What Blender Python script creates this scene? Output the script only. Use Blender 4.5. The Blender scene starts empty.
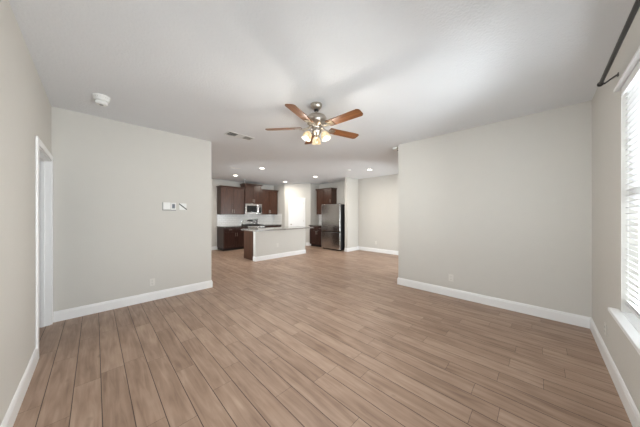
import bpy, bmesh, math, random
from mathutils import Vector, Matrix
random.seed(7)
S = bpy.context.scene
C = S.collection
PI = math.pi
R = math.radians

# ---------------------------------------------------------------- camera, world, lights, exposure
CAM_H, CEIL = 1.37, 2.74
cam_d = bpy.data.cameras.new('camera')
cam = bpy.data.objects.new('camera', cam_d); C.objects.link(cam)
cam.location = (0, 0, CAM_H)
cam.rotation_euler = (R(90), 0, R(-45.3))
cam_d.sensor_width = 36; cam_d.sensor_fit = 'HORIZONTAL'
cam_d.lens = 222.5 / 640 * 36
cam_d.shift_y = 1.0 / 640
cam_d.clip_start = 0.02
S.camera = cam

w = bpy.data.worlds.new('sky'); S.world = w; w.use_nodes = True
wn = w.node_tree.nodes; wl = w.node_tree.links
bg = wn['Background']
sky = wn.new('ShaderNodeTexSky'); sky.sky_type = 'HOSEK_WILKIE'
sky.turbidity = 3.0; sky.sun_direction = Vector((0.4, 0.5, 0.75)).normalized()
wl.new(sky.outputs['Color'], bg.inputs['Color'])
bg.inputs['Strength'].default_value = 2.0

S.view_settings.view_transform = 'Standard'
S.view_settings.look = 'None'
S.view_settings.gamma = 1
S.view_settings.use_curve_mapping = False
S.view_settings.exposure = 0.14

def area(name, loc, rot, sx, sy, power, col):
    d = bpy.data.lights.new(name, 'AREA'); d.shape = 'RECTANGLE'
    d.size = sx; d.size_y = sy; d.energy = power; d.color = col
    o = bpy.data.objects.new(name, d); C.objects.link(o)
    o.location = loc; o.rotation_euler = rot
    o.visible_camera = True
    return o
DAY = (0.90, 0.97, 1.0)
# daylight outside the blind window and patio door; fill lamps behind the added windows
area('daylight_blind', (2.39, -0.85, 1.45), (R(90), 0, 0), 1.1, 2.0, 60, DAY)
area('fill_living', (0.70, -2.2, 1.15), (R(90), 0, 0), 3.4, 1.9, 440, DAY)  # added fill lamp, shines in through the unseen second window
area('daylight_patio', (5.9, 0.2, 0.85), (R(90), 0, 0), 2.8, 1.6, 172, DAY)
area('fill_side', (-2.9, 0.85, 1.05), (R(90), 0, R(-90)), 3.2, 1.9, 265, DAY)  # added fill lamp for the right wall, behind an unseen window
area('fill_kitchen', (0.2, 6.3, 1.25), (R(90), 0, R(-90)), 2.2, 1.5, 125, DAY)  # added fill lamp to lift the kitchen ceiling
CAN_POWER, CAN_COL = 15, (1.0, 0.93, 0.83)
BULB_POWER, BULB_COL = 15.0, (1.0, 0.96, 0.88)

# ---------------------------------------------------------------- materials
def nt(name):
    m = bpy.data.materials.new(name); m.use_nodes = True
    return m, m.node_tree.nodes, m.node_tree.links, m.node_tree.nodes['Principled BSDF']
def lin(c):
    f = lambda v: v / 12.92 if v <= .04045 else ((v + .055) / 1.055) ** 2.4
    return tuple(f(v / 255) for v in c) + (1,)
def mat(name, rgb, rough=.5, metal=0.0, var=.04, scale=40, bump=0.0, bscale=120, stretch=None, spec=None):
    """plain surface with a little procedural mottling and optional bump"""
    m, n, l, p = nt(name)
    c = lin(rgb)
    tc = n.new('ShaderNodeTexCoord'); mp = n.new('ShaderNodeMapping')
    l.new(tc.outputs['Object'], mp.inputs['Vector'])
    if stretch: mp.inputs['Scale'].default_value = stretch
    no = n.new('ShaderNodeTexNoise'); no.inputs['Scale'].default_value = scale; no.inputs['Detail'].default_value = 4
    l.new(mp.outputs['Vector'], no.inputs['Vector'])
    rp = n.new('ShaderNodeMix'); rp.data_type = 'RGBA'
    rp.inputs[6].default_value = tuple(max(0, v * (1 - var)) for v in c[:3]) + (1,)
    rp.inputs[7].default_value = tuple(min(1, v * (1 + var)) for v in c[:3]) + (1,)
    l.new(no.outputs['Fac'], rp.inputs[0])
    l.new(rp.outputs[2], p.inputs['Base Color'])
    p.inputs['Roughness'].default_value = rough; p.inputs['Metallic'].default_value = metal
    if spec is not None: p.inputs['Specular IOR Level'].default_value = spec
    if bump:
        n2 = n.new('ShaderNodeTexNoise'); n2.inputs['Scale'].default_value = bscale; n2.inputs['Detail'].default_value = 3
        l.new(mp.outputs['Vector'], n2.inputs['Vector'])
        b = n.new('ShaderNodeBump'); b.inputs['Strength'].default_value = bump; b.inputs['Distance'].default_value = .004
        l.new(n2.outputs['Fac'], b.inputs['Height']); l.new(b.outputs['Normal'], p.inputs['Normal'])
    return m
def wood(name, dark, light, rough=.4, axis=2, scale=3.0):
    m, n, l, p = nt(name)
    tc = n.new('ShaderNodeTexCoord'); mp = n.new('ShaderNodeMapping')
    s = [16, 16, 16]; s[axis] = 1.2
    mp.inputs['Scale'].default_value = s
    l.new(tc.outputs['Object'], mp.inputs['Vector'])
    no = n.new('ShaderNodeTexNoise'); no.inputs['Scale'].default_value = scale
    no.inputs['Detail'].default_value = 6; no.inputs['Distortion'].default_value = .6
    l.new(mp.outputs['Vector'], no.inputs['Vector'])
    r = n.new('ShaderNodeValToRGB')
    r.color_ramp.elements[0].position = .3; r.color_ramp.elements[0].color = lin(dark)
    r.color_ramp.elements[1].position = .72; r.color_ramp.elements[1].color = lin(light)
    l.new(no.outputs['Fac'], r.inputs['Fac']); l.new(r.outputs['Color'], p.inputs['Base Color'])
    p.inputs['Roughness'].default_value = rough
    return m
def emit(name, rgb, strength):
    m, n, l, p = nt(name)
    p.inputs['Base Color'].default_value = lin(rgb)
    p.inputs['Emission Color'].default_value = lin(rgb); p.inputs['Emission Strength'].default_value = strength
    return m

def floor_material():
    m, n, l, p = nt('plank_tile')
    def math_(op, a, b=None, c=None):
        x = n.new('ShaderNodeMath'); x.operation = op
        for i, v in enumerate((a, b, c)):
            if v is None: continue
            if hasattr(v, 'links'): l.new(v, x.inputs[i])
            else: x.inputs[i].default_value = v
        return x.outputs[0]
    tc = n.new('ShaderNodeTexCoord'); sp = n.new('ShaderNodeSeparateXYZ')
    l.new(tc.outputs['Object'], sp.inputs[0])
    PW, PL = .1525, .92
    u = math_('DIVIDE', math_('SUBTRACT', sp.outputs[0], .034), PW)
    row = math_('FLOOR', u); fu = math_('SUBTRACT', u, row)
    wn1 = n.new('ShaderNodeTexWhiteNoise'); wn1.noise_dimensions = '1D'; l.new(row, wn1.inputs['W'])
    v = math_('ADD', math_('DIVIDE', sp.outputs[1], PL), math_('MULTIPLY', wn1.outputs['Value'], 7.0))
    col = math_('FLOOR', v); fv = math_('SUBTRACT', v, col)
    cid = n.new('ShaderNodeCombineXYZ'); l.new(row, cid.inputs[0]); l.new(col, cid.inputs[1])
    wn2 = n.new('ShaderNodeTexWhiteNoise'); wn2.noise_dimensions = '2D'; l.new(cid.outputs[0], wn2.inputs['Vector'])
    # grain
    gv = n.new('ShaderNodeCombineXYZ')
    l.new(math_('MULTIPLY', sp.outputs[0], 26), gv.inputs[0]); l.new(math_('MULTIPLY', sp.outputs[1], 2.2), gv.inputs[1])
    l.new(math_('MULTIPLY', wn2.outputs['Value'], 60), gv.inputs[2])
    g = n.new('ShaderNodeTexNoise'); g.inputs['Scale'].default_value = 1.0; g.inputs['Detail'].default_value = 6
    g.inputs['Distortion'].default_value = .8; l.new(gv.outputs[0], g.inputs['Vector'])
    kv = n.new('ShaderNodeCombineXYZ')
    l.new(math_('MULTIPLY', sp.outputs[0], 9), kv.inputs[0]); l.new(math_('MULTIPLY', sp.outputs[1], 4), kv.inputs[1])
    l.new(math_('MULTIPLY', wn2.outputs['Value'], 90), kv.inputs[2])
    k = n.new('ShaderNodeTexNoise'); k.inputs['Scale'].default_value = 1.0; k.inputs['Detail'].default_value = 2
    l.new(kv.outputs[0], k.inputs['Vector'])
    tone = math_('ADD', math_('MULTIPLY', g.outputs['Fac'], .62), math_('ADD', math_('MULTIPLY', wn2.outputs['Value'], .13), math_('MULTIPLY', k.outputs['Fac'], .24)))
    r = n.new('ShaderNodeValToRGB')
    e = r.color_ramp.elements
    e[0].position = .30; e[0].color = lin(FLOOR_D); e[1].position = .72; e[1].color = lin(FLOOR_L)
    x = r.color_ramp.elements.new(.5); x.color = lin(FLOOR_M)
    l.new(tone, r.inputs['Fac'])
    # knots
    kn = n.new('ShaderNodeValToRGB'); kn.color_ramp.elements[0].position = .70; kn.color_ramp.elements[1].position = .80
    l.new(k.outputs['Fac'], kn.inputs['Fac'])
    mk = n.new('ShaderNodeMix'); mk.data_type = 'RGBA'; l.new(math_('MULTIPLY', kn.outputs['Color'], .5), mk.inputs[0])
    l.new(r.outputs['Color'], mk.inputs[6]); mk.inputs[7].default_value = lin((96, 74, 60))
    # grout
    du = math_('MULTIPLY', math_('MINIMUM', fu, math_('SUBTRACT', 1.0, fu)), PW)
    dv = math_('MULTIPLY', math_('MINIMUM', fv, math_('SUBTRACT', 1.0, fv)), PL)
    gu = math_('LESS_THAN', du, .0025); ge = math_('MULTIPLY', math_('LESS_THAN', dv, .0015), .75)
    gr = math_('MAXIMUM', gu, ge)
    mg = n.new('ShaderNodeMix'); mg.data_type = 'RGBA'; l.new(gr, mg.inputs[0])
    l.new(mk.outputs[2], mg.inputs[6]); mg.inputs[7].default_value = lin((66, 47, 38))
    l.new(mg.outputs[2], p.inputs['Base Color'])
    p.inputs['Roughness'].default_value = .42
    b = n.new('ShaderNodeBump'); b.inputs['Strength'].default_value = .25; b.inputs['Distance'].default_value = .002
    l.new(math_('SUBTRACT', math_('MULTIPLY', g.outputs['Fac'], .3), gr), b.inputs['Height'])
    l.new(b.outputs['Normal'], p.inputs['Normal'])
    return m
FLOOR_D, FLOOR_M, FLOOR_L = (134, 108, 91), (165, 138, 119), (187, 162, 142)

def tile_material():
    m, n, l, p = nt('subway_tile')
    tc = n.new('ShaderNodeTexCoord'); mp = n.new('ShaderNodeMapping')
    mp.inputs['Rotation'].default_value = (R(90), 0, 0)
    l.new(tc.outputs['Object'], mp.inputs['Vector'])
    b = n.new('ShaderNodeTexBrick'); b.inputs['Scale'].default_value = 1
    b.inputs['Color1'].default_value = lin((246, 244, 241)); b.inputs['Color2'].default_value = lin((240, 238, 235))
    b.inputs['Mortar'].default_value = lin((205, 202, 197)); b.inputs['Mortar Size'].default_value = .003
    b.inputs['Brick Width'].default_value = .15; b.inputs['Row Height'].default_value = .075
    l.new(mp.outputs['Vector'], b.inputs['Vector']); l.new(b.outputs['Color'], p.inputs['Base Color'])
    p.inputs['Roughness'].default_value = .15
    return m
def granite(name, base, fleck, amount=.5):
    m, n, l, p = nt(name)
    tc = n.new('ShaderNodeTexCoord')
    v = n.new('ShaderNodeTexVoronoi'); v.inputs['Scale'].default_value = 55
    no = n.new('ShaderNodeTexNoise'); no.inputs['Scale'].default_value = 30; no.inputs['Detail'].default_value = 6
    l.new(tc.outputs['Object'], v.inputs['Vector']); l.new(tc.outputs['Object'], no.inputs['Vector'])
    r = n.new('ShaderNodeValToRGB'); r.color_ramp.elements[0].position = amount - .08; r.color_ramp.elements[1].position = amount + .12
    r.color_ramp.elements[0].color = lin(base); r.color_ramp.elements[1].color = lin(fleck)
    mx = n.new('ShaderNodeMath'); mx.operation = 'MULTIPLY_ADD'; mx.inputs[1].default_value = .25
    l.new(v.outputs['Distance'], mx.inputs[0]); l.new(no.outputs['Fac'], mx.inputs[2])
    l.new(mx.outputs[0], r.inputs['Fac']); l.new(r.outputs['Color'], p.inputs['Base Color'])
    p.inputs['Roughness'].default_value = .12
    return m
def pane_material():
    m, n, l, p = nt('window_glass')
    out = n['Material Output']
    t = n.new('ShaderNodeBsdfTransparent'); g = n.new('ShaderNodeBsdfGlossy'); g.inputs['Roughness'].default_value = .02
    f = n.new('ShaderNodeFresnel'); f.inputs['IOR'].default_value = 1.45
    mx = n.new('ShaderNodeMixShader'); l.new(f.outputs[0], mx.inputs[0]); l.new(t.outputs[0], mx.inputs[1]); l.new(g.outputs[0], mx.inputs[2])
    l.new(mx.outputs[0], out.inputs['Surface'])
    return m
def shade_material():
    """frosted lamp glass: glow put in as emission, bulb shows faintly through"""
    m, n, l, p = nt('frosted_lamp_glass')
    out = n['Material Output']
    df = n.new('ShaderNodeBsdfDiffuse'); df.inputs['Color'].default_value = (.02, .02, .02, 1)
    tr = n.new('ShaderNodeBsdfTransparent'); tr.inputs['Color'].default_value = (1, .95, .86, 1)
    b = n.new('ShaderNodeMixShader'); b.inputs[0].default_value = .25
    l.new(df.outputs[0], b.inputs[1]); l.new(tr.outputs[0], b.inputs[2])
    e = n.new('ShaderNodeEmission'); e.inputs['Strength'].default_value = .85
    no = n.new('ShaderNodeTexNoise'); no.inputs['Scale'].default_value = 26; no.inputs['Detail'].default_value = 3
    tc = n.new('ShaderNodeTexCoord'); l.new(tc.outputs['Object'], no.inputs['Vector'])
    rr = n.new('ShaderNodeValToRGB'); rr.color_ramp.elements[0].position = .35; rr.color_ramp.elements[0].color = (.60, .42, .22, 1)
    rr.color_ramp.elements[1].position = .62; rr.color_ramp.elements[1].color = (.98, .86, .60, 1)
    l.new(no.outputs['Fac'], rr.inputs['Fac']); l.new(rr.outputs['Color'], e.inputs['Color'])
    ad = n.new('ShaderNodeAddShader'); l.new(b.outputs[0], ad.inputs[0]); l.new(e.outputs[0], ad.inputs[1])
    l.new(ad.outputs[0], out.inputs['Surface'])
    return m

M = dict(
    wall=mat('wall_paint', (209, 206, 200), .75, var=.015, scale=6, bump=.25, bscale=70),
    ceiling=mat('ceiling_paint', (229, 231, 234), .85, var=.015, scale=5, bump=1.0, bscale=55),
    trim=mat('white_trim', (242, 242, 242), .35, var=.01),
    floor=floor_material(), tile=tile_material(), pane=pane_material(), shade=shade_material(),
    cab=wood('dark_walnut', (52, 31, 22), (86, 54, 39), .3, axis=2),
    base=wood('darker_walnut', (40, 24, 20), (68, 42, 35), .3, axis=2),  # walnut in a darker tone than the wall cabinets
    outlet=mat('ivory_plastic', (222, 219, 213), .45, var=.01),
    cab_in=mat('cabinet_shadow_gap', (34, 22, 18), .6),
    toe=mat('toe_kick_black', (28, 22, 20), .6),
    nickel=mat('brushed_nickel', (190, 182, 172), .28, 1.0, var=.06, scale=80),
    steel=mat('stainless_steel', (194, 192, 190), .2, 1.0, var=.05, scale=6, stretch=(60, 60, 1)),
    steel_dark=mat('charcoal_metal', (62, 62, 64), .4, .6),
    black=mat('black_glass', (14, 14, 15), .12),
    iron=mat('cast_iron_grate', (20, 20, 21), .6),
    granite=granite('dark_granite', (30, 29, 30), (112, 106, 100), .62),
    granite_i=granite('speckled_granite', (66, 62, 60), (178, 172, 166), .6),
    blade=wood('oak_blade', (84, 48, 25), (132, 84, 46), .38, axis=0, scale=2.2),
    plastic=mat('white_plastic', (236, 236, 234), .4, var=.01),
    greyplastic=mat('grey_plastic', (150, 150, 150), .45),
    screen=mat('grey_display', (96, 98, 106), .25),
    slot=mat('dark_slot', (40, 40, 40), .6),
    blind=mat('white_blind_slat', (230, 230, 230), .45, var=.01),
    bronze=mat('dark_bronze', (70, 68, 67), .42, .8),
    duct=mat('galvanised_grey', (150, 149, 148), .5, .3),
    bulb=emit('lit_bulb', (255, 226, 178), 1.3),
    can=emit('lit_lens', (255, 246, 230), 14.0),
    ext=mat('stucco', (190, 182, 170), .9),
)
M['vent_dark'] = mat('vent_shadow_grey', (120, 118, 116), .7)

# ---------------------------------------------------------------- mesh helpers
def new_obj(name, bm, m, parent=None, smooth=False, bevel=0.0):
    me = bpy.data.meshes.new(name)
    bmesh.ops.recalc_face_normals(bm, faces=bm.faces)
    bm.to_mesh(me); bm.free()
    me.materials.append(m)
    o = bpy.data.objects.new(name, me); C.objects.link(o)
    if parent is not None: o.parent = parent
    if smooth:
        for p in me.polygons: p.use_smooth = True
        md = o.modifiers.new('split', 'EDGE_SPLIT'); md.split_angle = R(35)
    if bevel:
        b = o.modifiers.new('bevel', 'BEVEL'); b.width = bevel; b.segments = 2; b.limit_method = 'ANGLE'
    return o
def bx(bm, x0, x1, y0, y1, z0, z1):
    v = [bm.verts.new(p) for p in ((x0,y0,z0),(x1,y0,z0),(x1,y1,z0),(x0,y1,z0),(x0,y0,z1),(x1,y0,z1),(x1,y1,z1),(x0,y1,z1))]
    for f in ((0,3,2,1),(4,5,6,7),(0,1,5,4),(1,2,6,5),(2,3,7,6),(3,0,4,7)): bm.faces.new([v[i] for i in f])
    return bm
def box(*a): return bx(bmesh.new(), *a)
def boxes(*lst):
    bm = bmesh.new()
    for b in lst: bx(bm, *b)
    return bm
def lathe(profile, seg=32, bm=None, mtx=None):
    """revolve (r, z) profile round z"""
    bm = bm or bmesh.new(); rings = []
    for r, z in profile:
        if r < 1e-6: rings.append([bm.verts.new((0, 0, z))])
        else: rings.append([bm.verts.new((r*math.cos(2*PI*i/seg), r*math.sin(2*PI*i/seg), z)) for i in range(seg)])
    for a, b in zip(rings, rings[1:]):
        for i in range(seg):
            j = (i+1) % seg
            if len(a) == 1 and len(b) == 1: continue
            if len(a) == 1: bm.faces.new((a[0], b[i], b[j]))
            elif len(b) == 1: bm.faces.new((a[i], b[0], a[j]))
            else: bm.faces.new((a[i], b[i], b[j], a[j]))
    if mtx is not None:
        for r in rings:
            for v in r: v.co = mtx @ v.co
    return bm
def tube(bm, pts, r, seg=12, caps=True):
    pts = [Vector(p) for p in pts]; rings = []
    for i, p in enumerate(pts):
        d = (pts[min(i+1, len(pts)-1)] - pts[max(i-1, 0)]).normalized()
        a = d.cross(Vector((0,0,1)))
        if a.length < 1e-3: a = d.cross(Vector((1,0,0)))
        a.normalize(); b = d.cross(a)
        rr = r[i] if isinstance(r, (list, tuple)) else r
        rings.append([bm.verts.new(p + (a*math.cos(2*PI*k/seg) + b*math.sin(2*PI*k/seg))*rr) for k in range(seg)])
    for A, B in zip(rings, rings[1:]):
        for k in range(seg): bm.faces.new((A[k], A[(k+1)%seg], B[(k+1)%seg], B[k]))
    if caps: bm.faces.new(rings[0]); bm.faces.new(rings[-1])
    return bm
def prism(poly, y0, y1):
    """polygon in x,z extruded along y"""
    bm = bmesh.new()
    a = [bm.verts.new((x, y0, z)) for x, z in poly]; b = [bm.verts.new((x, y1, z)) for x, z in poly]
    bm.faces.new(a); bm.faces.new(b)
    for i in range(len(poly)):
        j = (i+1) % len(poly); bm.faces.new((a[i], a[j], b[j], b[i]))
    return bm
def sweep(path, profile, bm=None):
    """profile (offset to the room side = left of travel, z) swept along a floor path with mitred corners"""
    bm = bm or bmesh.new(); P = [Vector(p) for p in path]; rings = []
    for i, p in enumerate(P):
        def nrm(a, b):
            d = (b - a).normalized(); return Vector((-d.y, d.x))
        if i == 0: n = nrm(P[0], P[1]); s = 1
        elif i == len(P)-1: n = nrm(P[-2], P[-1]); s = 1
        else:
            n1, n2 = nrm(P[i-1], p), nrm(p, P[i+1]); n = (n1 + n2).normalized(); s = 1 / max(.2, n.dot(n1))
        rings.append([bm.verts.new((p.x + n.x*o*s, p.y + n.y*o*s, z)) for o, z in profile])
    k = len(profile)
    for A, B in zip(rings, rings[1:]):
        for i in range(k): bm.faces.new((A[i], A[(i+1)%k], B[(i+1)%k], B[i]))
    bm.faces.new(rings[0]); bm.faces.new(rings[-1])
    return bm
def thing(name, label, cat, loc=(0,0,0), rz=0.0, group=None):
    o = bpy.data.objects.new(name, None); C.objects.link(o); o.empty_display_size = .1
    o.location = loc; o.rotation_euler = (0, 0, rz)
    return tag(o, label, cat, group)
def tag(o, label, cat, group=None):
    o['label'] = label; o['category'] = cat
    if group: o['group'] = group
    return o
def struct(name, bm, m, parent=None, label=None, **k):
    o = new_obj(name, bm, m, parent, **k)
    if parent is None: o['kind'] = 'structure'
    if label: o['label'] = label
    return o
def struct_root(name, label=None, loc=(0,0,0), rz=0.0):
    o = bpy.data.objects.new(name, None); C.objects.link(o); o.location = loc; o.rotation_euler = (0,0,rz)
    o['kind'] = 'structure'
    if label: o['label'] = label
    return o

# ---------------------------------------------------------------- room shell
XL, YW, YC, XC, XR, YR = -.39, -.44, 4.40, 1.54, 4.19, 1.98   # left wall, window wall, centre wall + its corner, right wall + its corner
YK, XD = 8.97, 7.20                                             # kitchen back wall, far right wall
T = .12
DO = (3.39, 4.325, 2.04)                                        # opening in the left wall
WX0, WX1, WZ0, WZ1 = 1.93, 2.83, .63, 2.36                       # window opening
VX0, VX1 = .10, 1.50                                           # second window, added unseen behind the camera for fill light
VZ1 = 1.82
KY0, KY1 = 5.5, 7.1  # kitchen window, added out of view to brighten the kitchen
SY0, SY1 = .05, 1.65                                            # unseen window added in the left wall, beside the camera, for fill
PX0, PX1, PZ1 = 5.0, 6.83, 2.05                                 # patio door opening
PA, PB = (5.95, 8.10), (6.68, 7.20)                             # pantry diagonal

struct('floor', box(-1.8, XD+T, YW-T, YK+T, -.08, 0), M['floor'], label='brown wood-look plank tile floor')
struct('ceiling', box(-1.8, XD+T, YW-T, YK+T, CEIL, CEIL+.1), M['ceiling'], label='white textured ceiling')
struct('wall_left', boxes((XL-T, XL, YW-T, SY0, 0, CEIL), (XL-T, XL, SY1, DO[0], 0, CEIL), (XL-T, XL, SY0, SY1, 0, WZ0-.03), (XL-T, XL, SY0, SY1, VZ1, CEIL), (XL-T, XL, DO[0], DO[1], DO[2], CEIL), (XL-T, XL, DO[1], YC+T, 0, CEIL)), M['wall'])
struct('wall_center', boxes((XL, XC, YC, YC+T, 0, CEIL)), M['wall'], label='beige wall carrying the thermostat')
struct('wall_kitchen_left', boxes((XC-T, XC, YC+T, KY0, 0, CEIL), (XC-T, XC, KY1, YK, 0, CEIL), (XC-T, XC, KY0, KY1, 0, WZ0-.03), (XC-T, XC, KY0, KY1, VZ1, CEIL)), M['wall'])
struct('wall_kitchen_back', boxes((XC-T, PA[0]+T, YK, YK+T, 0, CEIL)), M['wall'])
bm = bmesh.new()
for poly in ([(PA[0], YK), (PA[0], PA[1]), (PB[0], PB[1]), (XD, PB[1]), (XD, PB[1]+T), (PB[0]+.06, PB[1]+T), (PA[0]+T, PA[1]+.05), (PA[0]+T, YK)],):
    a = [bm.verts.new((x, y, 0)) for x, y in poly]; b = [bm.verts.new((x, y, CEIL)) for x, y in poly]
    bm.faces.new(a); bm.faces.new(b)
    for i in range(len(poly)):
        j = (i+1) % len(poly); bm.faces.new((a[i], a[j], b[j], b[i]))
struct('wall_pantry', bm, M['wall'], label='angled pantry wall with the white door')
struct('wall_dining', boxes((XD, XD+T, YR-T, YK+T, 0, CEIL)), M['wall'])
struct('wall_fridge_side', boxes((6.51, XD, 5.03, 5.15, 0, CEIL)), M['wall'], label='short wall stub beside the refrigerator')
struct('wall_right', boxes((XR, XR+T, YW-T, YR, 0, CEIL)), M['wall'])
struct('wall_patio', boxes((XR+T, PX0, YR-T, YR, 0, CEIL), (PX1, XD, YR-T, YR, 0, CEIL), (PX0, PX1, YR-T, YR, PZ1, CEIL)), M['wall'])
struct('wall_window', boxes((XL, VX0, YW-T, YW, 0, CEIL), (VX1, WX0, YW-T, YW, 0, CEIL), (VX0, VX1, YW-T, YW, 0, WZ0-.03), (VX0, VX1, YW-T, YW, VZ1, CEIL), (WX1, XR, YW-T, YW, 0, CEIL), (WX0, WX1, YW-T, YW, 0, WZ0-.03), (WX0, WX1, YW-T, YW, WZ1, CEIL)), M['wall'])
# room behind the opening in the left wall
struct('wall_hall', boxes((-1.8, -1.7, 2.6, 5.4, 0, CEIL), (-1.7, XL-T, 2.6, 2.7, 0, CEIL), (-1.7, XL-T, 5.3, 5.4, 0, CEIL), (XL-T, XL, YC+T, 5.4, 0, CEIL)), M['wall'])

BB = [(0, 0), (.016, 0), (.016, .105), (.012, .116), (.012, .122), (.006, .132), (0, .134)]
# paths run with the room on the left of travel
def base(name, *paths):
    bm = bmesh.new()
    for p in paths: sweep(p, BB, bm)
    return struct(name, bm, M['trim'])
base('baseboard_left', [(XL, DO[0]-.062), (XL, YW+.017)])
base('baseboard_center', [(XC, 8.9), (XC, YC), (XL+.017, YC)])
base('baseboard_window', [(XL, YW), (XR-.017, YW)])
base('baseboard_right', [(XR, YW), (XR, YR), (PX0-.07, YR)])
base('baseboard_dining', [(XD, YR), (XD, 5.03), (6.51, 5.03), (6.51, 5.15)])
base('baseboard_kitchen', [(3.345, YK), (XC+.017, YK)])
def on_line(t): return (PA[0] + (PB[0]-PA[0])*t, PA[1] + (PB[1]-PA[1])*t)
base('baseboard_pantry', [(6.72, PB[1]), PB, on_line(.83)], [on_line(.13), PA, (PA[0], 8.36)])

# opening in the left wall: jambs, stop and casing
d1 = struct_root('door_1', 'white trimmed doorway in the left wall')
y0, y1, zt = DO
new_obj('jamb', boxes((XL-T, XL, y0, y0+.015, 0, zt), (XL-T, XL, y1-.015, y1, 0, zt), (XL-T, XL, y0+.015, y1-.015, zt-.015, zt)), M['trim'], d1)
new_obj('door_stop', boxes((XL-.075, XL-.045, y1-.027, y1-.015, 0, zt-.015), (XL-.075, XL-.045, y0+.015, y0+.027, 0, zt-.015), (XL-.075, XL-.045, y0+.027, y1-.027, zt-.027, zt-.015)), M['trim'], d1)
cs = bmesh.new()
for xx, x2 in ((XL, XL+.016), (XL-T-.016, XL-T)):
    for b in ((y0-.062, y0+.005, 0, zt+.062), (y1-.005, y1+.062, 0, zt+.062), (y0+.005, y1-.005, zt-.005, zt+.062)):
        bx(cs, xx, x2, *b)
new_obj('casing', cs, M['trim'], d1, bevel=.004)

# windows: frame, meeting rail, panes, sill
def window(name, label, a, b, WZ1, loc=(0, YW, 0), rz=0.0):
    w_ = struct_root(name, label, loc, rz)
    yf0, yf1 = -.115, -.075
    fr = [(a, a+.05, yf0, yf1, WZ0, WZ1), (b-.05, b, yf0, yf1, WZ0, WZ1), (a+.05, b-.05, yf0, yf1, WZ0, WZ0+.05), (a+.05, b-.05, yf0, yf1, WZ1-.05, WZ1), (a+.05, b-.05, yf0, yf1, 1.47, 1.52)]
    new_obj('window_frame', boxes(*fr), M['trim'], w_)
    for c, d in ((WZ0+.05, 1.47), (1.52, WZ1-.05)):
        new_obj('pane', box(a+.05, b-.05, yf0+.016, yf0+.022, c, d), M['pane'], w_)
    new_obj('window_sill', boxes((a, b, -T, 0, WZ0-.03, WZ0), (a-.065, b+.065, 0, .055, WZ0-.03, WZ0)), M['trim'], w_, bevel=.004)
window('window_1', 'tall white window with horizontal blinds in the right-hand wall', WX0, WX1, WZ1)
window('fill_window_2', 'added unseen fill-light window further along the same wall', VX0, VX1, VZ1)
window('fill_window_3', 'added unseen fill-light window in the left wall', -SY1, -SY0, VZ1, (XL, 0, 0), R(-90))
window('fill_window_4', 'added unseen fill-light window in the left wall of the kitchen', -KY1, -KY0, VZ1, (XC, 0, 0), R(-90))

# patio door round the corner
d3 = struct_root('door_3', 'glass patio door of the dining area')
yp0, yp1 = YR-.10, YR-.05
pf = [(PX0, PX0+.07, yp0, yp1, 0, PZ1), (PX1-.07, PX1, yp0, yp1, 0, PZ1), (PX0+.07, PX1-.07, yp0, yp1, 0, .09), (PX0+.07, PX1-.07, yp0, yp1, PZ1-.08, PZ1), (5.88, 5.95, yp0, yp1, .09, PZ1-.08)]
new_obj('door_frame', boxes(*pf), M['trim'], d3)
for a, b in ((PX0+.07, 5.88), (5.95, PX1-.07)): new_obj('pane', box(a, b, yp0+.02, yp0+.026, .09, PZ1-.08), M['pane'], d3)
new_obj('casing', boxes((PX0-.065, PX0, YR, YR+.016, 0, PZ1+.065), (PX1, PX1+.065, YR, YR+.016, 0, PZ1+.065), (PX0, PX1, YR, YR+.016, PZ1, PZ1+.065)), M['trim'], d3)
struct('ground', box(-8, 16, -14, YW-T-.02, -.3, -.1), M['ext'])

# pantry door on the diagonal wall (local x runs along the wall, -y faces the room)
dx, dy = PB[0]-PA[0], PB[1]-PA[1]; dl = math.hypot(dx, dy)
d2 = struct_root('door_2', 'white five-panel pantry door', (PA[0], PA[1], 0), math.atan2(dy, dx))
pd0, pd1, ph = .245, .855, 2.03
st = .085
dbm = bmesh.new()
bx(dbm, pd0, pd1, -.006, -.001, .01, ph)
bx(dbm, pd0, pd0+st, -.024, -.006, .01, ph); bx(dbm, pd1-st, pd1, -.024, -.006, .01, ph)
nP = 5; zs = [.01 + .17]; hh = (ph - .17 - .10 - .01 - .08*(nP-1)) / nP
z = .01
bx(dbm, pd0+st, pd1-st, -.024, -.006, .01, .18)
z = .18
for i in range(nP):
    bx(dbm, pd0+st+.035, pd1-st-.035, -.022, -.006, z+.035, z+hh-.035)
    z += hh
    bx(dbm, pd0+st, pd1-st, -.024, -.006, z, (z+.08) if i < nP-1 else ph)
    z += .08
new_obj('door_leaf', dbm, M['trim'], d2)
new_obj('casing', boxes((pd0-.075, pd0-.006, -.030, 0, 0, ph+.078), (pd1+.006, pd1+.075, -.030, 0, 0, ph+.078), (pd0-.006, pd1+.006, -.030, 0, ph+.008, ph+.078)), M['trim'], d2, bevel=.004)
kn = new_obj('door_knob', lathe([(0, 0), (.028, 0), (.028, .008), (.011, .012), (.011, .035), (.026, .045), (.03, .058), (.022, .07), (0, .073)], 20, None, Matrix.Translation((pd0+.06, -.024, .93)) @ Matrix.Rotation(R(90), 4, 'X')), M['nickel'], d2, smooth=True)
kn['label'] = 'nickel door knob'
for hz in (.25, 1.05, 1.82):
    new_obj('hinge', box(pd1-.003, pd1+.007, -.032, -.024, hz, hz+.09), M['nickel'], d2)

# backsplash
struct('trim_1', boxes((3.35, PA[0], YK-.008, YK, .915, 1.40), (PA[0]-.008, PA[0], 8.33, YK-.008, .915, 1.40)), M['tile'], label='white tile backsplash')
struct('trim_2', box(XD-.008, XD, 6.24, PB[1], .915, 1.40), M['tile'], label='white tile backsplash beside the refrigerator')

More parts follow.
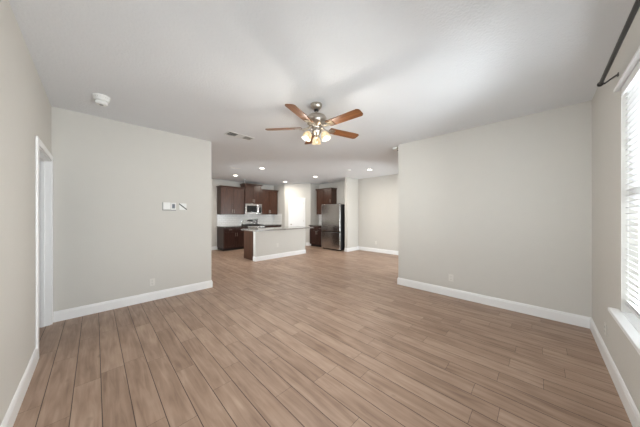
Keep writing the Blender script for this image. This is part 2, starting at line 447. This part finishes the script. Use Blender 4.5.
# ---------------------------------------------------------------- cabinets
def bar_handle(parent, x, z, length, vertical=True, y=-.02):
    bm = bmesh.new()
    if vertical:
        tube(bm, [(x, y-.028, z-length/2), (x, y-.028, z+length/2)], .006, 10)
        for s in (-1, 1): tube(bm, [(x, y, z+s*length*.36), (x, y-.028, z+s*length*.36)], .0045, 8)
    else:
        tube(bm, [(x-length/2, y-.028, z), (x+length/2, y-.028, z)], .006, 10)
        for s in (-1, 1): tube(bm, [(x+s*length*.36, y, z), (x+s*length*.36, y-.028, z)], .0045, 8)
    o = new_obj('handle', bm, M['nickel'], parent, smooth=True); o['label'] = 'brushed nickel bar handle'
    return o
def shaker(name, parent, x0, x1, z0, z1, rail=.058, m=None):
    bm = bmesh.new()
    bx(bm, x0, x1, -.012, -.001, z0, z1)
    if z1 - z0 > .25:
        for b in ((x0, x0+rail, z0, z1), (x1-rail, x1, z0, z1), (x0+rail, x1-rail, z0, z0+rail), (x0+rail, x1-rail, z1-rail, z1)):
            bx(bm, b[0], b[1], -.020, -.012, b[2], b[3])
    else: bx(bm, x0+.004, x1-.004, -.020, -.012, z0+.004, z1-.004)
    return new_obj(name, bm, m or M['cab'], parent)
def upper_cabinet(label, loc, rz, W, D, z0, z1, ndoor=2, crown=(1, 1), group='dark wall cabinets'):
    t = thing('wall_cabinet', label, 'cabinet', loc, rz, group)
    new_obj('body', box(0, W, 0, D, z0, z1), M['cab'], t)
    # crown: stepped moulding round the top
    l, r = .035*crown[0], .035*crown[1]
    new_obj('crown', boxes((-l*.4, W+r*.4, -.02-.012, D, z1, z1+.03), (-l, W+r, -.02-.034, D, z1+.03, z1+.062)), M['cab'], t, bevel=.006)
    dw = (W - .012) / ndoor
    for i in range(ndoor):
        a = .006 + dw*i + .004; b = .006 + dw*(i+1) - .004
        d = shaker('door', t, a, b, z0+.006, z1-.006)
        hx = (b - .03) if (ndoor == 1 or i % 2 == 0) else (a + .03)
        bar_handle(d, hx, z0 + .13, .13)
    return t
def base_cabinet(label, loc, rz, W, D=.60, ndoor=2, group='dark base cabinets'):
    t = thing('base_cabinet', label, 'cabinet', loc, rz, group)
    new_obj('body', box(0, W, 0, D, .10, .872), M['base'], t)
    new_obj('toe_kick', box(.02, W, .07, D, 0, .10), M['toe'], t)
    dw = (W - .03) / ndoor
    for i in range(ndoor):
        a = .015 + dw*i + .003; b = .015 + dw*(i+1) - .003
        dr = shaker('drawer', t, a, b, .715, .858, m=M['base']); bar_handle(dr, (a+b)/2, .79, .12, False)
        d = shaker('door', t, a, b, .115, .70, m=M['base'])
        bar_handle(d, (b - .03) if i % 2 == 0 else (a + .03), .60, .14)
    return t
YU, YB = YK-.345, YK-.615
upper_cabinet('dark walnut two-door wall cabinet at the left end, left of the microwave', (3.35, YU, 0), 0, .955, .343, 1.37, 2.41, crown=(1, 0))
upper_cabinet('tallest dark walnut wall cabinet, directly above the microwave', (4.31, YU-.04, 0), 0, .755, .383, 1.815, 2.585)
upper_cabinet('dark walnut two-door wall cabinet between the microwave and the pantry wall', (5.07, YU, 0), 0, .845, .343, 1.37, 2.41, crown=(0, 1))
upper_cabinet('dark walnut one-door wall cabinet left of the refrigerator, reaching lower than its neighbour', (XD-.33, 7.0, 0), R(-90), .44, .328, 1.37, 2.42, 1, crown=(1, 0))
upper_cabinet('short dark walnut wall cabinet over the left edge of the refrigerator', (XD-.33, 6.56, 0), R(-90), .43, .328, 1.80, 2.42, 1, crown=(0, 1))
base_cabinet('dark base cabinet with drawers at the left end, left of the range', (3.35, YB, 0), 0, .955, .606)
base_cabinet('dark base cabinet right of the range, mostly behind the island', (5.07, YB, 0), 0, .87, .606)
base_cabinet('dark base cabinet beside the refrigerator, under the small black worktop', (XD-.61, 7.15, 0), R(-90), .91, .60, 2)

def worktop(label, bm, m): return tag(new_obj('worktop', bm, m, bevel=.005), label, 'countertop', 'stone worktops')
worktop('dark granite worktop left of the range, on the end cabinet', box(3.325, 4.303, YB-.035, YK-.009, .874, .912), M['granite'])
worktop('black granite worktop right of the range, under the wall cabinet', box(5.073, PA[0]-.009, YB-.035, YK-.009, .874, .912), M['granite'])
worktop('short black granite worktop beside the refrigerator', box(XD-.645, XD-.009, 6.245, 7.185, .874, .912), M['granite'])

# ---------------------------------------------------------------- range, microwave, duct
rg = thing('kitchen_range', 'stainless steel range with raised back panel and black cooktop', 'stove', (4.31, YB-.03, 0))
RW, RD = .755, .62
new_obj('body', box(0, RW, .02, RD, .03, .90), M['steel_dark'], rg)
for fx_, fy_ in ((.05, .07), (RW-.05, .07), (.05, RD-.07), (RW-.05, RD-.07)):
    new_obj('foot', box(fx_-.02, fx_+.02, fy_-.02, fy_+.02, 0, .03), M['toe'], rg)
ov = new_obj('oven_door', boxes((.005, RW-.005, -.02, .02, .22, .76)), M['steel'], rg, bevel=.004)
new_obj('oven_window', box(.12, RW-.12, -.024, -.02, .34, .62), M['black'], ov)
bm = bmesh.new(); tube(bm, [(.06, -.06, .71), (RW-.06, -.06, .71)], .012, 12)
for s in (.1, RW-.1): tube(bm, [(s, -.02, .71), (s, -.06, .71)], .008, 8)
new_obj('handle', bm, M['steel'], ov, smooth=True)
new_obj('warming_drawer', box(.005, RW-.005, -.015, .02, .05, .21), M['steel'], rg, bevel=.004)
cp = new_obj('control_strip', box(.0, RW, -.015, .02, .77, .90), M['steel'], rg, bevel=.004)
for i in range(5):
    new_obj('knob', lathe([(0, 0), (.02, 0), (.017, .03), (0, .03)], 16, None, Matrix.Translation((.09+i*.144, -.015, .835)) @ Matrix.Rotation(R(90), 4, 'X')), M['steel_dark'], cp, smooth=True)
ck = new_obj('cooktop', box(0, RW, -.01, RD-.05, .90, .918), M['black'], rg, bevel=.003)
for cx in (.2, RW-.2):
    g = bmesh.new()
    for yy in (.04, .14, .27, .40, .50): bx(g, cx-.16, cx+.16, yy-.006, yy+.006, .938, .953)
    for xx in (-.155, 0, .155): bx(g, cx+xx-.006, cx+xx+.006, .034, .506, .938, .953)
    for xx in (-.15, .15):
        for yy in (.045, .495): bx(g, cx+xx-.008, cx+xx+.008, yy-.008, yy+.008, .918, .938)
    new_obj('grate', g, M['iron'], ck)
    for yy in (.14, .40):
        new_obj('burner', lathe([(0, .918), (.045, .918), (.045, .93), (.03, .937), (0, .937)], 20, None, Matrix.Translation((cx, yy, 0))), M['iron'], ck, smooth=True)
bp = new_obj('back_panel', boxes((0, RW, RD-.05, RD-.012, .918, 1.18), (0, RW, RD-.075, RD-.05, 1.05, 1.18)), M['steel'], rg, bevel=.006)
new_obj('control_display', box(.25, RW-.25, RD-.079, RD-.075, 1.075, 1.14), M['black'], bp)
for x in (.08, .16, RW-.16, RW-.08):
    new_obj('knob', lathe([(0, 0), (.018, 0), (.015, .022), (0, .022)], 14, None, Matrix.Translation((x, RD-.075, 1.105)) @ Matrix.Rotation(R(90), 4, 'X')), M['steel_dark'], bp, smooth=True)

mw = thing('microwave', 'stainless over-the-range microwave below the tallest wall cabinet', 'microwave', (4.313, YU-.06, 1.39))
MW, MD, MH = .75, .403, .42
new_obj('case', box(0, MW, 0, MD, 0, MH), M['steel_dark'], mw)
dr = new_obj('door', boxes((.0, .58, -.025, -.001, .0, .07), (.0, .58, -.025, -.001, MH-.07, MH), (0, .06, -.025, -.001, .07, MH-.07), (.52, .58, -.025, -.001, .07, MH-.07)), M['steel'], mw, bevel=.003)
new_obj('door_window', box(.06, .52, -.02, -.002, .07, MH-.07), M['black'], dr)
bm = bmesh.new(); tube(bm, [(.555, -.06, .05), (.555, -.06, MH-.05)], .01, 12)
for s in (.07, MH-.07): tube(bm, [(.555, -.025, s), (.555, -.06, s)], .007, 8)
new_obj('handle', bm, M['steel'], dr, smooth=True)
pn = new_obj('control_panel', box(.585, MW, -.025, -.001, 0, MH), M['steel'], mw, bevel=.003)
new_obj('keypad', box(.61, MW-.025, -.028, -.025, .05, MH-.12), M['black'], pn)
new_obj('clock_display', box(.61, MW-.025, -.028, -.025, MH-.10, MH-.05), M['screen'], pn)

# ---------------------------------------------------------------- refrigerator (front faces -X)
fg = thing('refrigerator', 'tall stainless refrigerator with bottom freezer drawer beside the wall stub', 'refrigerator', (6.365, 6.225, 0), R(-90))
FW, FD, FH = .96, .80, 1.765
new_obj('cabinet', box(0, FW, .075, FD, .04, FH-.015), M['steel_dark'], fg, bevel=.004)
new_obj('kick_grille', box(.02, FW-.02, .06, .075, .012, .05), M['toe'], fg)
for fx_, fy_ in ((.08, .12), (FW-.08, .12), (.08, FD-.08), (FW-.08, FD-.08)):
    new_obj('foot', box(fx_-.025, fx_+.025, fy_-.025, fy_+.025, 0, .04), M['toe'], fg)
ud = new_obj('door', box(.002, FW-.002, 0, .07, .73, FH), M['steel'], fg, bevel=.012)
ld = new_obj('freezer_drawer', box(.002, FW-.002, 0, .07, .05, .70), M['steel'], fg, bevel=.012)
new_obj('grip_recess', box(.01, FW-.01, .012, .068, .70, .73), M['black'], fg)
new_obj('hinge_cover', box(FW-.10, FW-.02, .02, .12, FH, FH+.012), M['steel_dark'], fg)

# ---------------------------------------------------------------- island
isl = thing('kitchen_island', 'white-fronted kitchen island with a dark wooden end panel', 'kitchen island', (3.29, 5.90, 0))
IW = 1.93
new_obj('front_wall', box(0, IW, 0, .13, 0, .872), M['wall'], isl)
ibm = sweep([(IW, .13), (IW, 0), (0, 0), (0, .13)][::-1], [(-o, z) for o, z in BB])
new_obj('skirting', ibm, M['trim'], isl)
new_obj('cabinet_body', box(.03, IW-.02, .13, .74, .10, .872), M['cab'], isl)
ep = new_obj('end_panel', box(.01, .03, .13, .745, 0, .872), M['cab'], isl); ep['label'] = 'dark walnut end panel'
new_obj('toe_kick', box(.03, IW-.02, .13, .70, 0, .10), M['toe'], isl)
nd = 4; dw = (IW-.07)/nd
for i in range(nd):
    a = .04 + dw*i; d = new_obj('door', boxes((a+.003, a+dw-.003, .74, .752, .115, .86), (a+.003, a+.06, .752, .76, .115, .86), (a+dw-.06, a+dw-.003, .752, .76, .115, .86), (a+.06, a+dw-.06, .752, .76, .115, .175), (a+.06, a+dw-.06, .752, .76, .80, .86)), M['cab'], isl)
tb = bmesh.new(); bx(tb, 3.25, 5.58, 5.86, 6.74, .874, .914)
worktop('speckled grey granite worktop on the island', tb, M['granite_i'])

# ---------------------------------------------------------------- small wall things
def outlet(label, loc, rz):
    """duplex outlet, face towards local -y"""
    t = thing('wall_outlet', label, 'outlet', loc, rz, 'white wall outlets')
    new_obj('cover_plate', box(-.036, .036, -.006, 0, -.058, .058), M['outlet'], t, bevel=.003)
    for s in (-.021, .021):
        f = new_obj('socket', box(-.017, .017, -.009, -.006, s-.014, s+.014), M['outlet'], t, bevel=.002)
        new_obj('slot', boxes((-.008, -.006, -.0095, -.009, s-.002, s+.008), (.006, .008, -.0095, -.009, s-.002, s+.008), (-.002, .002, -.0095, -.009, s-.010, s-.006)), M['slot'], f)
    return t
outlet('white wall outlet low on the wall below the thermostat', (.64, YC, .29), 0)
outlet('white wall outlet low on the broad wall at the right', (XR, 1.06, .31), R(-90))
outlet('white wall outlet low on the far wall right of the refrigerator', (XD, 4.26, .335), R(-90))
outlet('white wall outlet on the front of the kitchen island', (4.05, 5.90, .40), 0)
outlet('white wall outlet under the window sill', (3.38, YW, .29), R(180))

th = thing('thermostat', 'square white thermostat, left of the keypad on the wall', 'thermostat', (.828, YC, 1.508))
new_obj('shadow_plate', box(-.054, .054, -.008, 0, -.070, .064), M['greyplastic'], th, bevel=.003)  # grey rim left and below stands in for the housing's shadow
new_obj('housing', box(-.048, .054, -.028, -.008, -.058, .062), M['plastic'], th, bevel=.006)
kp = thing('keypad', 'small wall keypad with a dark grey screen, right of the thermostat', 'control panel', (.925, YC, 1.50))
new_obj('housing', box(-.038, .038, -.020, 0, -.066, .066), M['plastic'], kp, bevel=.005)
new_obj('screen', box(-.019, .022, -.0225, -.020, -.028, .046), M['screen'], kp)
new_obj('bottom_edge', box(-.036, .036, -.0215, -.006, -.068, -.052), M['greyplastic'], kp)
wp = thing('wall_plate', 'white square wall plate crossed by a dark diagonal bar', 'wall plate', (1.068, YC, 1.505))
new_obj('cover_plate', box(-.054, .054, -.008, 0, -.056, .056), M['plastic'], wp, bevel=.003)
bm = box(-.075, .075, -.014, -.008, -.008, .008)
bmesh.ops.rotate(bm, verts=bm.verts, cent=(0,0,0), matrix=Matrix.Rotation(R(40), 3, 'Y'))
db = new_obj('diagonal_bar', bm, M['slot'], wp); db['label'] = 'dark diagonal bar'

# ---------------------------------------------------------------- ceiling things
def ceil_pt(px, py):
    """the point of the ceiling plane seen at a photograph position"""
    d = (CEIL-CAM_H)*222.5/(214.5-py); lat = (px-320)/222.5*d; s, c = math.sin(R(45.3)), math.cos(R(45.3))
    return s*d + c*lat, c*d - s*lat
cans = [((235.4, 175.2), 'round lit recessed ceiling light above the left wall cabinet'),
        ((262, 168.0), 'round lit recessed ceiling light nearest the ceiling fan, over the island'),
        ((285.3, 181.6), 'round lit recessed ceiling light just in front of the pantry wall'),
        ((315.3, 176.5), 'round lit recessed ceiling light in front of the cabinet by the refrigerator'),
        ((369.6, 169.4), 'round lit recessed ceiling light before the blank far wall')]
for (px, py), lab in cans:
    x, y = ceil_pt(px, py)
    t = thing('recessed_light', lab, 'ceiling light', (x, y, CEIL), 0, 'recessed ceiling lights')
    new_obj('trim_ring', lathe([(.062, -.001), (.062, -.012), (.085, -.010), (.095, -.003), (.095, 0), (.062, -.001)], 32), M['plastic'], t, smooth=True)
    new_obj('lens', lathe([(0, -.011), (.0615, -.011), (.0615, -.002), (0, -.002)], 32), M['can'], t)
    ld_ = bpy.data.lights.new('recessed_lamp', 'AREA'); ld_.shape = 'DISK'; ld_.size = .12
    ld_.energy = CAN_POWER; ld_.color = CAN_COL
    lo = bpy.data.objects.new('recessed_lamp', ld_); C.objects.link(lo); lo.parent = t; lo.location = (0, 0, -.03)

# air register: long side along the kitchen wall direction
x0, y0_ = ceil_pt(226, 134.0); x1, y1_ = ceil_pt(254, 137.8)
vx, vy = ceil_pt(240, 136)
vt = thing('air_vent', 'rectangular white ceiling air vent left of the ceiling fan', 'air vent', (vx, vy, CEIL))
VL, VW = .235, .10
new_obj('frame', boxes((-VL, VL, -VW, -VW+.022, -.008, 0), (-VL, VL, VW-.022, VW, -.008, 0), (-VL, -VL+.022, -VW+.022, VW-.022, -.008, 0), (VL-.022, VL, -VW+.022, VW-.022, -.008, 0)), M['plastic'], vt, bevel=.003)
new_obj('backing', box(-VL+.022, VL-.022, -VW+.022, VW-.022, -.0015, 0), M['vent_dark'], vt)
for k, (a, b, tilt) in enumerate(((-.212, -.072, -48), (-.068, .068, 5), (.072, .212, -22))):
    s = bmesh.new()
    n_ = 7
    for i in range(n_):
        xc = a + (b-a)*(i+.5)/n_
        q = box(-.009, .009, -VW+.024, VW-.024, -.0008, .0008)
        bmesh.ops.rotate(q, verts=q.verts, cent=(0,0,0), matrix=Matrix.Rotation(R(tilt), 3, 'Y'))
        bmesh.ops.translate(q, verts=q.verts, vec=(xc, 0, -.008))
        tmp = bpy.data.meshes.new('tmp'); q.to_mesh(tmp); q.free(); s.from_mesh(tmp); bpy.data.meshes.remove(tmp)
    new_obj('louvres', s, M['plastic'], vt)

def detector(label, loc, r=.068, h=.042):
    t = thing('smoke_detector', label, 'smoke detector', loc, 0, 'ceiling detectors')
    new_obj('base_plate', lathe([(0, 0), (r, 0), (r, -.010), (0, -.010)], 36), M['plastic'], t, smooth=True)
    new_obj('housing', lathe([(0, -.010), (r*.93, -.010), (r*.93, -h*.55), (r*.80, -h*.9), (r*.62, -h), (0, -h)], 36), M['plastic'], t, smooth=True)
    return t
x, y = ceil_pt(101.5, 96.6)
sd = detector('white round smoke detector on the ceiling near the left wall', (x, y, CEIL), .078, .06)
s = bmesh.new()
for i in range(10):
    a = 2*PI*i/10
    q = Matrix.Rotation(a, 4, 'Z')
    b0 = [q @ Vector(p) for p in ((.0665, -.012, -.018), (.0715, -.012, -.018), (.0715, .012, -.018), (.0665, .012, -.018), (.0665, -.012, -.030), (.0715, -.012, -.030), (.0715, .012, -.030), (.0665, .012, -.030))]
    v = [s.verts.new(p) for p in b0]
    for f in ((0,1,2,3),(4,5,6,7),(0,1,5,4),(1,2,6,5),(2,3,7,6),(3,0,4,7)): s.faces.new([v[k] for k in f])
new_obj('vent_slots', s, M['slot'], sd)
new_obj('lower_housing', lathe([(0, -.060), (.050, -.060), (.054, -.068), (.054, -.084), (.046, -.094), (0, -.096)], 32), M['plastic'], sd, smooth=True)
new_obj('test_button', lathe([(0, -.095), (.018, -.095), (.016, -.100), (0, -.100)], 20), M['greyplastic'], sd, smooth=True)
x, y = ceil_pt(348.5, 169.8)
detector('small white round detector on the ceiling above the wall stub', (x, y, CEIL), .07, .035)
x, y = ceil_pt(396.2, 147.6)
cb = thing('ceiling_box', 'small white box on the ceiling at the end of the right wall', 'detector', (x, y, CEIL))
new_obj('housing', box(-.07, .07, -.05, .05, -.05, 0), M['plastic'], cb, bevel=.008)
new_obj('dark_lens', lathe([(0, 0), (.016, 0), (.012, -.01), (0, -.012)], 16, None, Matrix.Translation((0.03, -.02, -.05))), M['slot'], cb, smooth=True)
# faint register over the left wall cabinet
x, y = ceil_pt(235, 168)
v2 = thing('ceiling_register', 'faint flat white register on the ceiling in front of the left kitchen light', 'air vent', (x, y, CEIL))
new_obj('frame', boxes((-.15, .15, -.075, -.06, -.006, 0), (-.15, .15, .06, .075, -.006, 0), (-.15, -.135, -.06, .06, -.006, 0), (.135, .15, -.06, .06, -.006, 0)), M['plastic'], v2)
lv = bmesh.new()
for i in range(9): bx(lv, -.135, .135, -.056+i*.0125, -.048+i*.0125, -.004, 0)
new_obj('louvres', lv, M['plastic'], v2)

x, y = ceil_pt(244.6, 179.3)
dk = thing('ceiling_sensor', 'small grey cylinder hanging from the ceiling in front of the tallest wall cabinet', 'ceiling fixture', (x, y, CEIL))
new_obj('collar', lathe([(0, 0), (.062, 0), (.062, -.015), (0, -.015)], 24), M['plastic'], dk, smooth=True)
new_obj('housing', lathe([(0, -.015), (.05, -.015), (.05, -.11), (.042, -.125), (0, -.13)], 24), M['duct'], dk, smooth=True)

# ---------------------------------------------------------------- ceiling fan
fs, fc = math.sin(R(45.3)), math.cos(R(45.3))
fd, flat = 2.77, -.045
fx, fy = fs*fd + fc*flat, fc*fd - fs*flat
fan = thing('ceiling_fan', 'five-blade wooden ceiling fan with brushed nickel body and lit glass shades', 'ceiling fan', (fx, fy, CEIL))
new_obj('canopy', lathe([(0, 0), (.072, 0), (.073, -.010), (.066, -.034), (.050, -.058), (.040, -.066), (0, -.066)], 36), M['nickel'], fan, smooth=True)
new_obj('downrod', lathe([(0, -.06), (.013, -.06), (.013, -.13), (0, -.13)], 20), M['nickel'], fan, smooth=True)
new_obj('dark_gap_ring', lathe([(.014, -.0662), (.030, -.0662), (.027, -.084), (.014, -.088), (.014, -.0662)], 24), M['slot'], fan, smooth=True)  # dark ring put in as the shaded gap below the canopy
new_obj('motor_housing', lathe([(0, -.112), (.022, -.112), (.032, -.126), (.072, -.136), (.112, -.152), (.130, -.178), (.131, -.212), (.120, -.238), (.096, -.256), (.085, -.268), (.06, -.285), (.055, -.302), (0, -.302)], 44), M['nickel'], fan, smooth=True)
zb = -.290
for ang in (-12, 60, 132, -84, -156):
    az = R(45.3 + ang)                     # clockwise from +Y
    rot = Matrix.Rotation(PI/2 - az, 4, 'Z') @ Matrix.Rotation(R(-12), 4, 'X')
    # blade: rounded plank from r=.17 to r=.63
    prof = []
    n_ = 10
    r0, r1, w0, w1_ = .185, .645, .052, .062
    out = [(r0, -w0), (r0+.015, -w0-.004)]
    out += [(r1-.035, -w1_)] + [(r1-.035+.035*math.sin(t), -w1_+.035*(1-math.cos(t))) for t in [R(k) for k in range(15, 91, 15)]]
    out += [(x_, -y_) for x_, y_ in reversed(out)]
    bm = bmesh.new()
    a = [bm.verts.new((x_, y_, .004)) for x_, y_ in out]; b = [bm.verts.new((x_, y_, -.004)) for x_, y_ in out]
    bm.faces.new(a); bm.faces.new(b)
    for i in range(len(out)):
        j = (i+1) % len(out); bm.faces.new((a[i], a[j], b[j], b[i]))
    bl = new_obj('blade', bm, M['blade'], fan)
    bl.matrix_local = Matrix.Translation((0, 0, zb)) @ rot
    ir = bmesh.new()
    tube(ir, [(.07, .0, .016), (.12, 0, -.008), (.17, 0, -.016), (.215, 0, -.011)], [.013, .012, .011, .009], 10)
    bx(ir, .19, .265, -.036, .036, -.010, -.0042)
    for sx, sy in ((.21, -.022), (.21, .022), (.25, 0)): lathe([(0, -.014), (.006, -.012), (.006, -.010), (0, -.010)], 10, ir, Matrix.Translation((sx, sy, 0)))
    new_obj('blade_iron', ir, M['nickel'], bl, smooth=True)
new_obj('light_fitter', lathe([(0, -.300), (.05, -.300), (.058, -.320), (.058, -.345), (.045, -.365), (.03, -.385), (.03, -.40), (.018, -.415), (0, -.42)], 32), M['nickel'], fan, smooth=True)
for ang in (0, 120, -120):
    az = R(45.3 + ang); ca, sa = math.cos(PI/2-az), math.sin(PI/2-az)
    H = Matrix.Translation((0, 0, 0)) @ Matrix.Rotation(PI/2-az, 4, 'Z')
    tilt = Matrix.Translation((.098, 0, -.345)) @ Matrix.Rotation(R(-22), 4, 'Y') @ Matrix.Scale(.9, 4)
    arm = tube(bmesh.new(), [(.04, 0, -.335), (.07, 0, -.325), (.09, 0, -.330), (.098, 0, -.350)], .008, 10)
    lathe([(0, .0), (.024, 0), (.028, -.02), (.022, -.03), (0, -.03)], 20, arm, tilt)
    a_ = new_obj('lamp_arm', arm, M['nickel'], fan, smooth=True); a_.matrix_local = H
    sh = new_obj('lamp_shade', lathe([(.026, -.022), (.040, -.034), (.054, -.055), (.060, -.080), (.060, -.105), (.066, -.128), (.064, -.129), (.057, -.105), (.057, -.080), (.051, -.056), (.038, -.036), (.025, -.025), (.026, -.022)], 32, None, tilt), M['shade'], fan, smooth=True)
    sh.matrix_local = H
    bb = new_obj('bulb', lathe([(0, -.03), (.012, -.03), (.016, -.05), (.027, -.072), (.027, -.088), (.016, -.104), (0, -.108)], 20, None, tilt), M['bulb'], sh, smooth=True)
    pl = bpy.data.lights.new('fan_bulb', 'POINT'); pl.energy = BULB_POWER; pl.color = BULB_COL; pl.shadow_soft_size = .04
    po = bpy.data.objects.new('fan_bulb', pl); C.objects.link(po); po.parent = fan
    po.location = (H @ tilt @ Vector((0, 0, -.145)))
for (cx, cy) in ((.02, .01), (-.015, -.02)):
    ch = tube(bmesh.new(), [(cx, cy, -.41), (cx, cy, -.455)], .0015, 6); lathe([(0, -.455), (.004, -.458), (.004, -.468), (0, -.472)], 10, ch, Matrix.Translation((cx, cy, 0)))
    new_obj('pull_chain', ch, M['nickel'], fan)

# ---------------------------------------------------------------- blind and curtain rod
bl = thing('window_blind', 'white horizontal slat blind hanging in the window', 'blind', ((WX0+WX1)/2, YW, WZ0))
hw = (WX1-WX0)/2 - .012
HZ = WZ1 - WZ0
sl = bmesh.new(); pitch = .0435; zz = .085
SLAT_TILT = -30
while zz < HZ - .075:
    c, s_ = math.cos(R(SLAT_TILT))*.025, math.sin(R(SLAT_TILT))*.025
    yc = -.040
    v = [sl.verts.new(p) for p in ((-hw, yc+c, zz-s_), (hw, yc+c, zz-s_), (hw, yc, zz+.003), (-hw, yc, zz+.003), (hw, yc-c, zz+s_), (-hw, yc-c, zz+s_),
                                   (-hw, yc+c, zz-s_-.003), (hw, yc+c, zz-s_-.003), (hw, yc, zz), (-hw, yc, zz), (hw, yc-c, zz+s_-.003), (-hw, yc-c, zz+s_-.003))]
    for f in ((0,1,2,3), (3,2,4,5), (7,6,9,8), (8,9,11,10), (0,6,7,1), (5,4,10,11), (0,3,9,6), (3,5,11,9), (1,7,8,2), (2,8,10,4)): sl.faces.new([v[k] for k in f])
    zz += pitch
new_obj('slats', sl, M['blind'], bl)
new_obj('head_rail', box(-hw, hw, -.068, -.012, HZ-.058, HZ-.002), M['blind'], bl)
# valance: thin lip at the top leaning back to the slats
new_obj('valance', boxes((-hw-.04, hw+.045, .002, .032, HZ-.032, HZ-.012), (-hw, hw, -.011, .001, HZ-.085, HZ-.002)), M['blind'], bl, bevel=.003)
new_obj('bottom_rail', box(-hw, hw, -.062, -.018, .055, .072), M['blind'], bl, bevel=.003)
cd = bmesh.new()
for cx in (-hw+.10, 0, hw-.10):
    for cy in (-.013, -.067): tube(cd, [(cx, cy, .06), (cx, cy, HZ-.06)], .0012, 6)
new_obj('ladder_cord', cd, M['blind'], bl)

cr = thing('curtain_rod', 'dark bronze curtain rod above the window', 'curtain rod', ((WX0+WX1)/2, YW, 2.45))
rx = 2.93 - (WX0+WX1)/2
bm = tube(bmesh.new(), [(-rx, .085, 0), (rx, .085, 0)], .0125, 16); new_obj('rod', bm, M['bronze'], cr, smooth=True)
for s_ in (-1, 1):
    f = lathe([(0, 0), (.014, 0), (.019, .006), (.019, .02), (.012, .028), (0, .03)], 20, None, Matrix.Translation((s_*rx, .085, 0)) @ Matrix.Rotation(R(90*s_), 4, 'Y'))
    new_obj('finial', f, M['bronze'], cr, smooth=True)
    b = bmesh.new()
    tube(b, [(s_*(rx-.02), .085, -.016), (s_*(rx-.02), .07, -.018), (s_*(rx-.02), .04, .005), (s_*(rx-.02), .004, .028)], .006, 10)
    bx(b, s_*(rx-.02)-.012, s_*(rx-.02)+.012, 0, .005, .015, .04)
    new_obj('bracket', b, M['bronze'], cr, smooth=True)
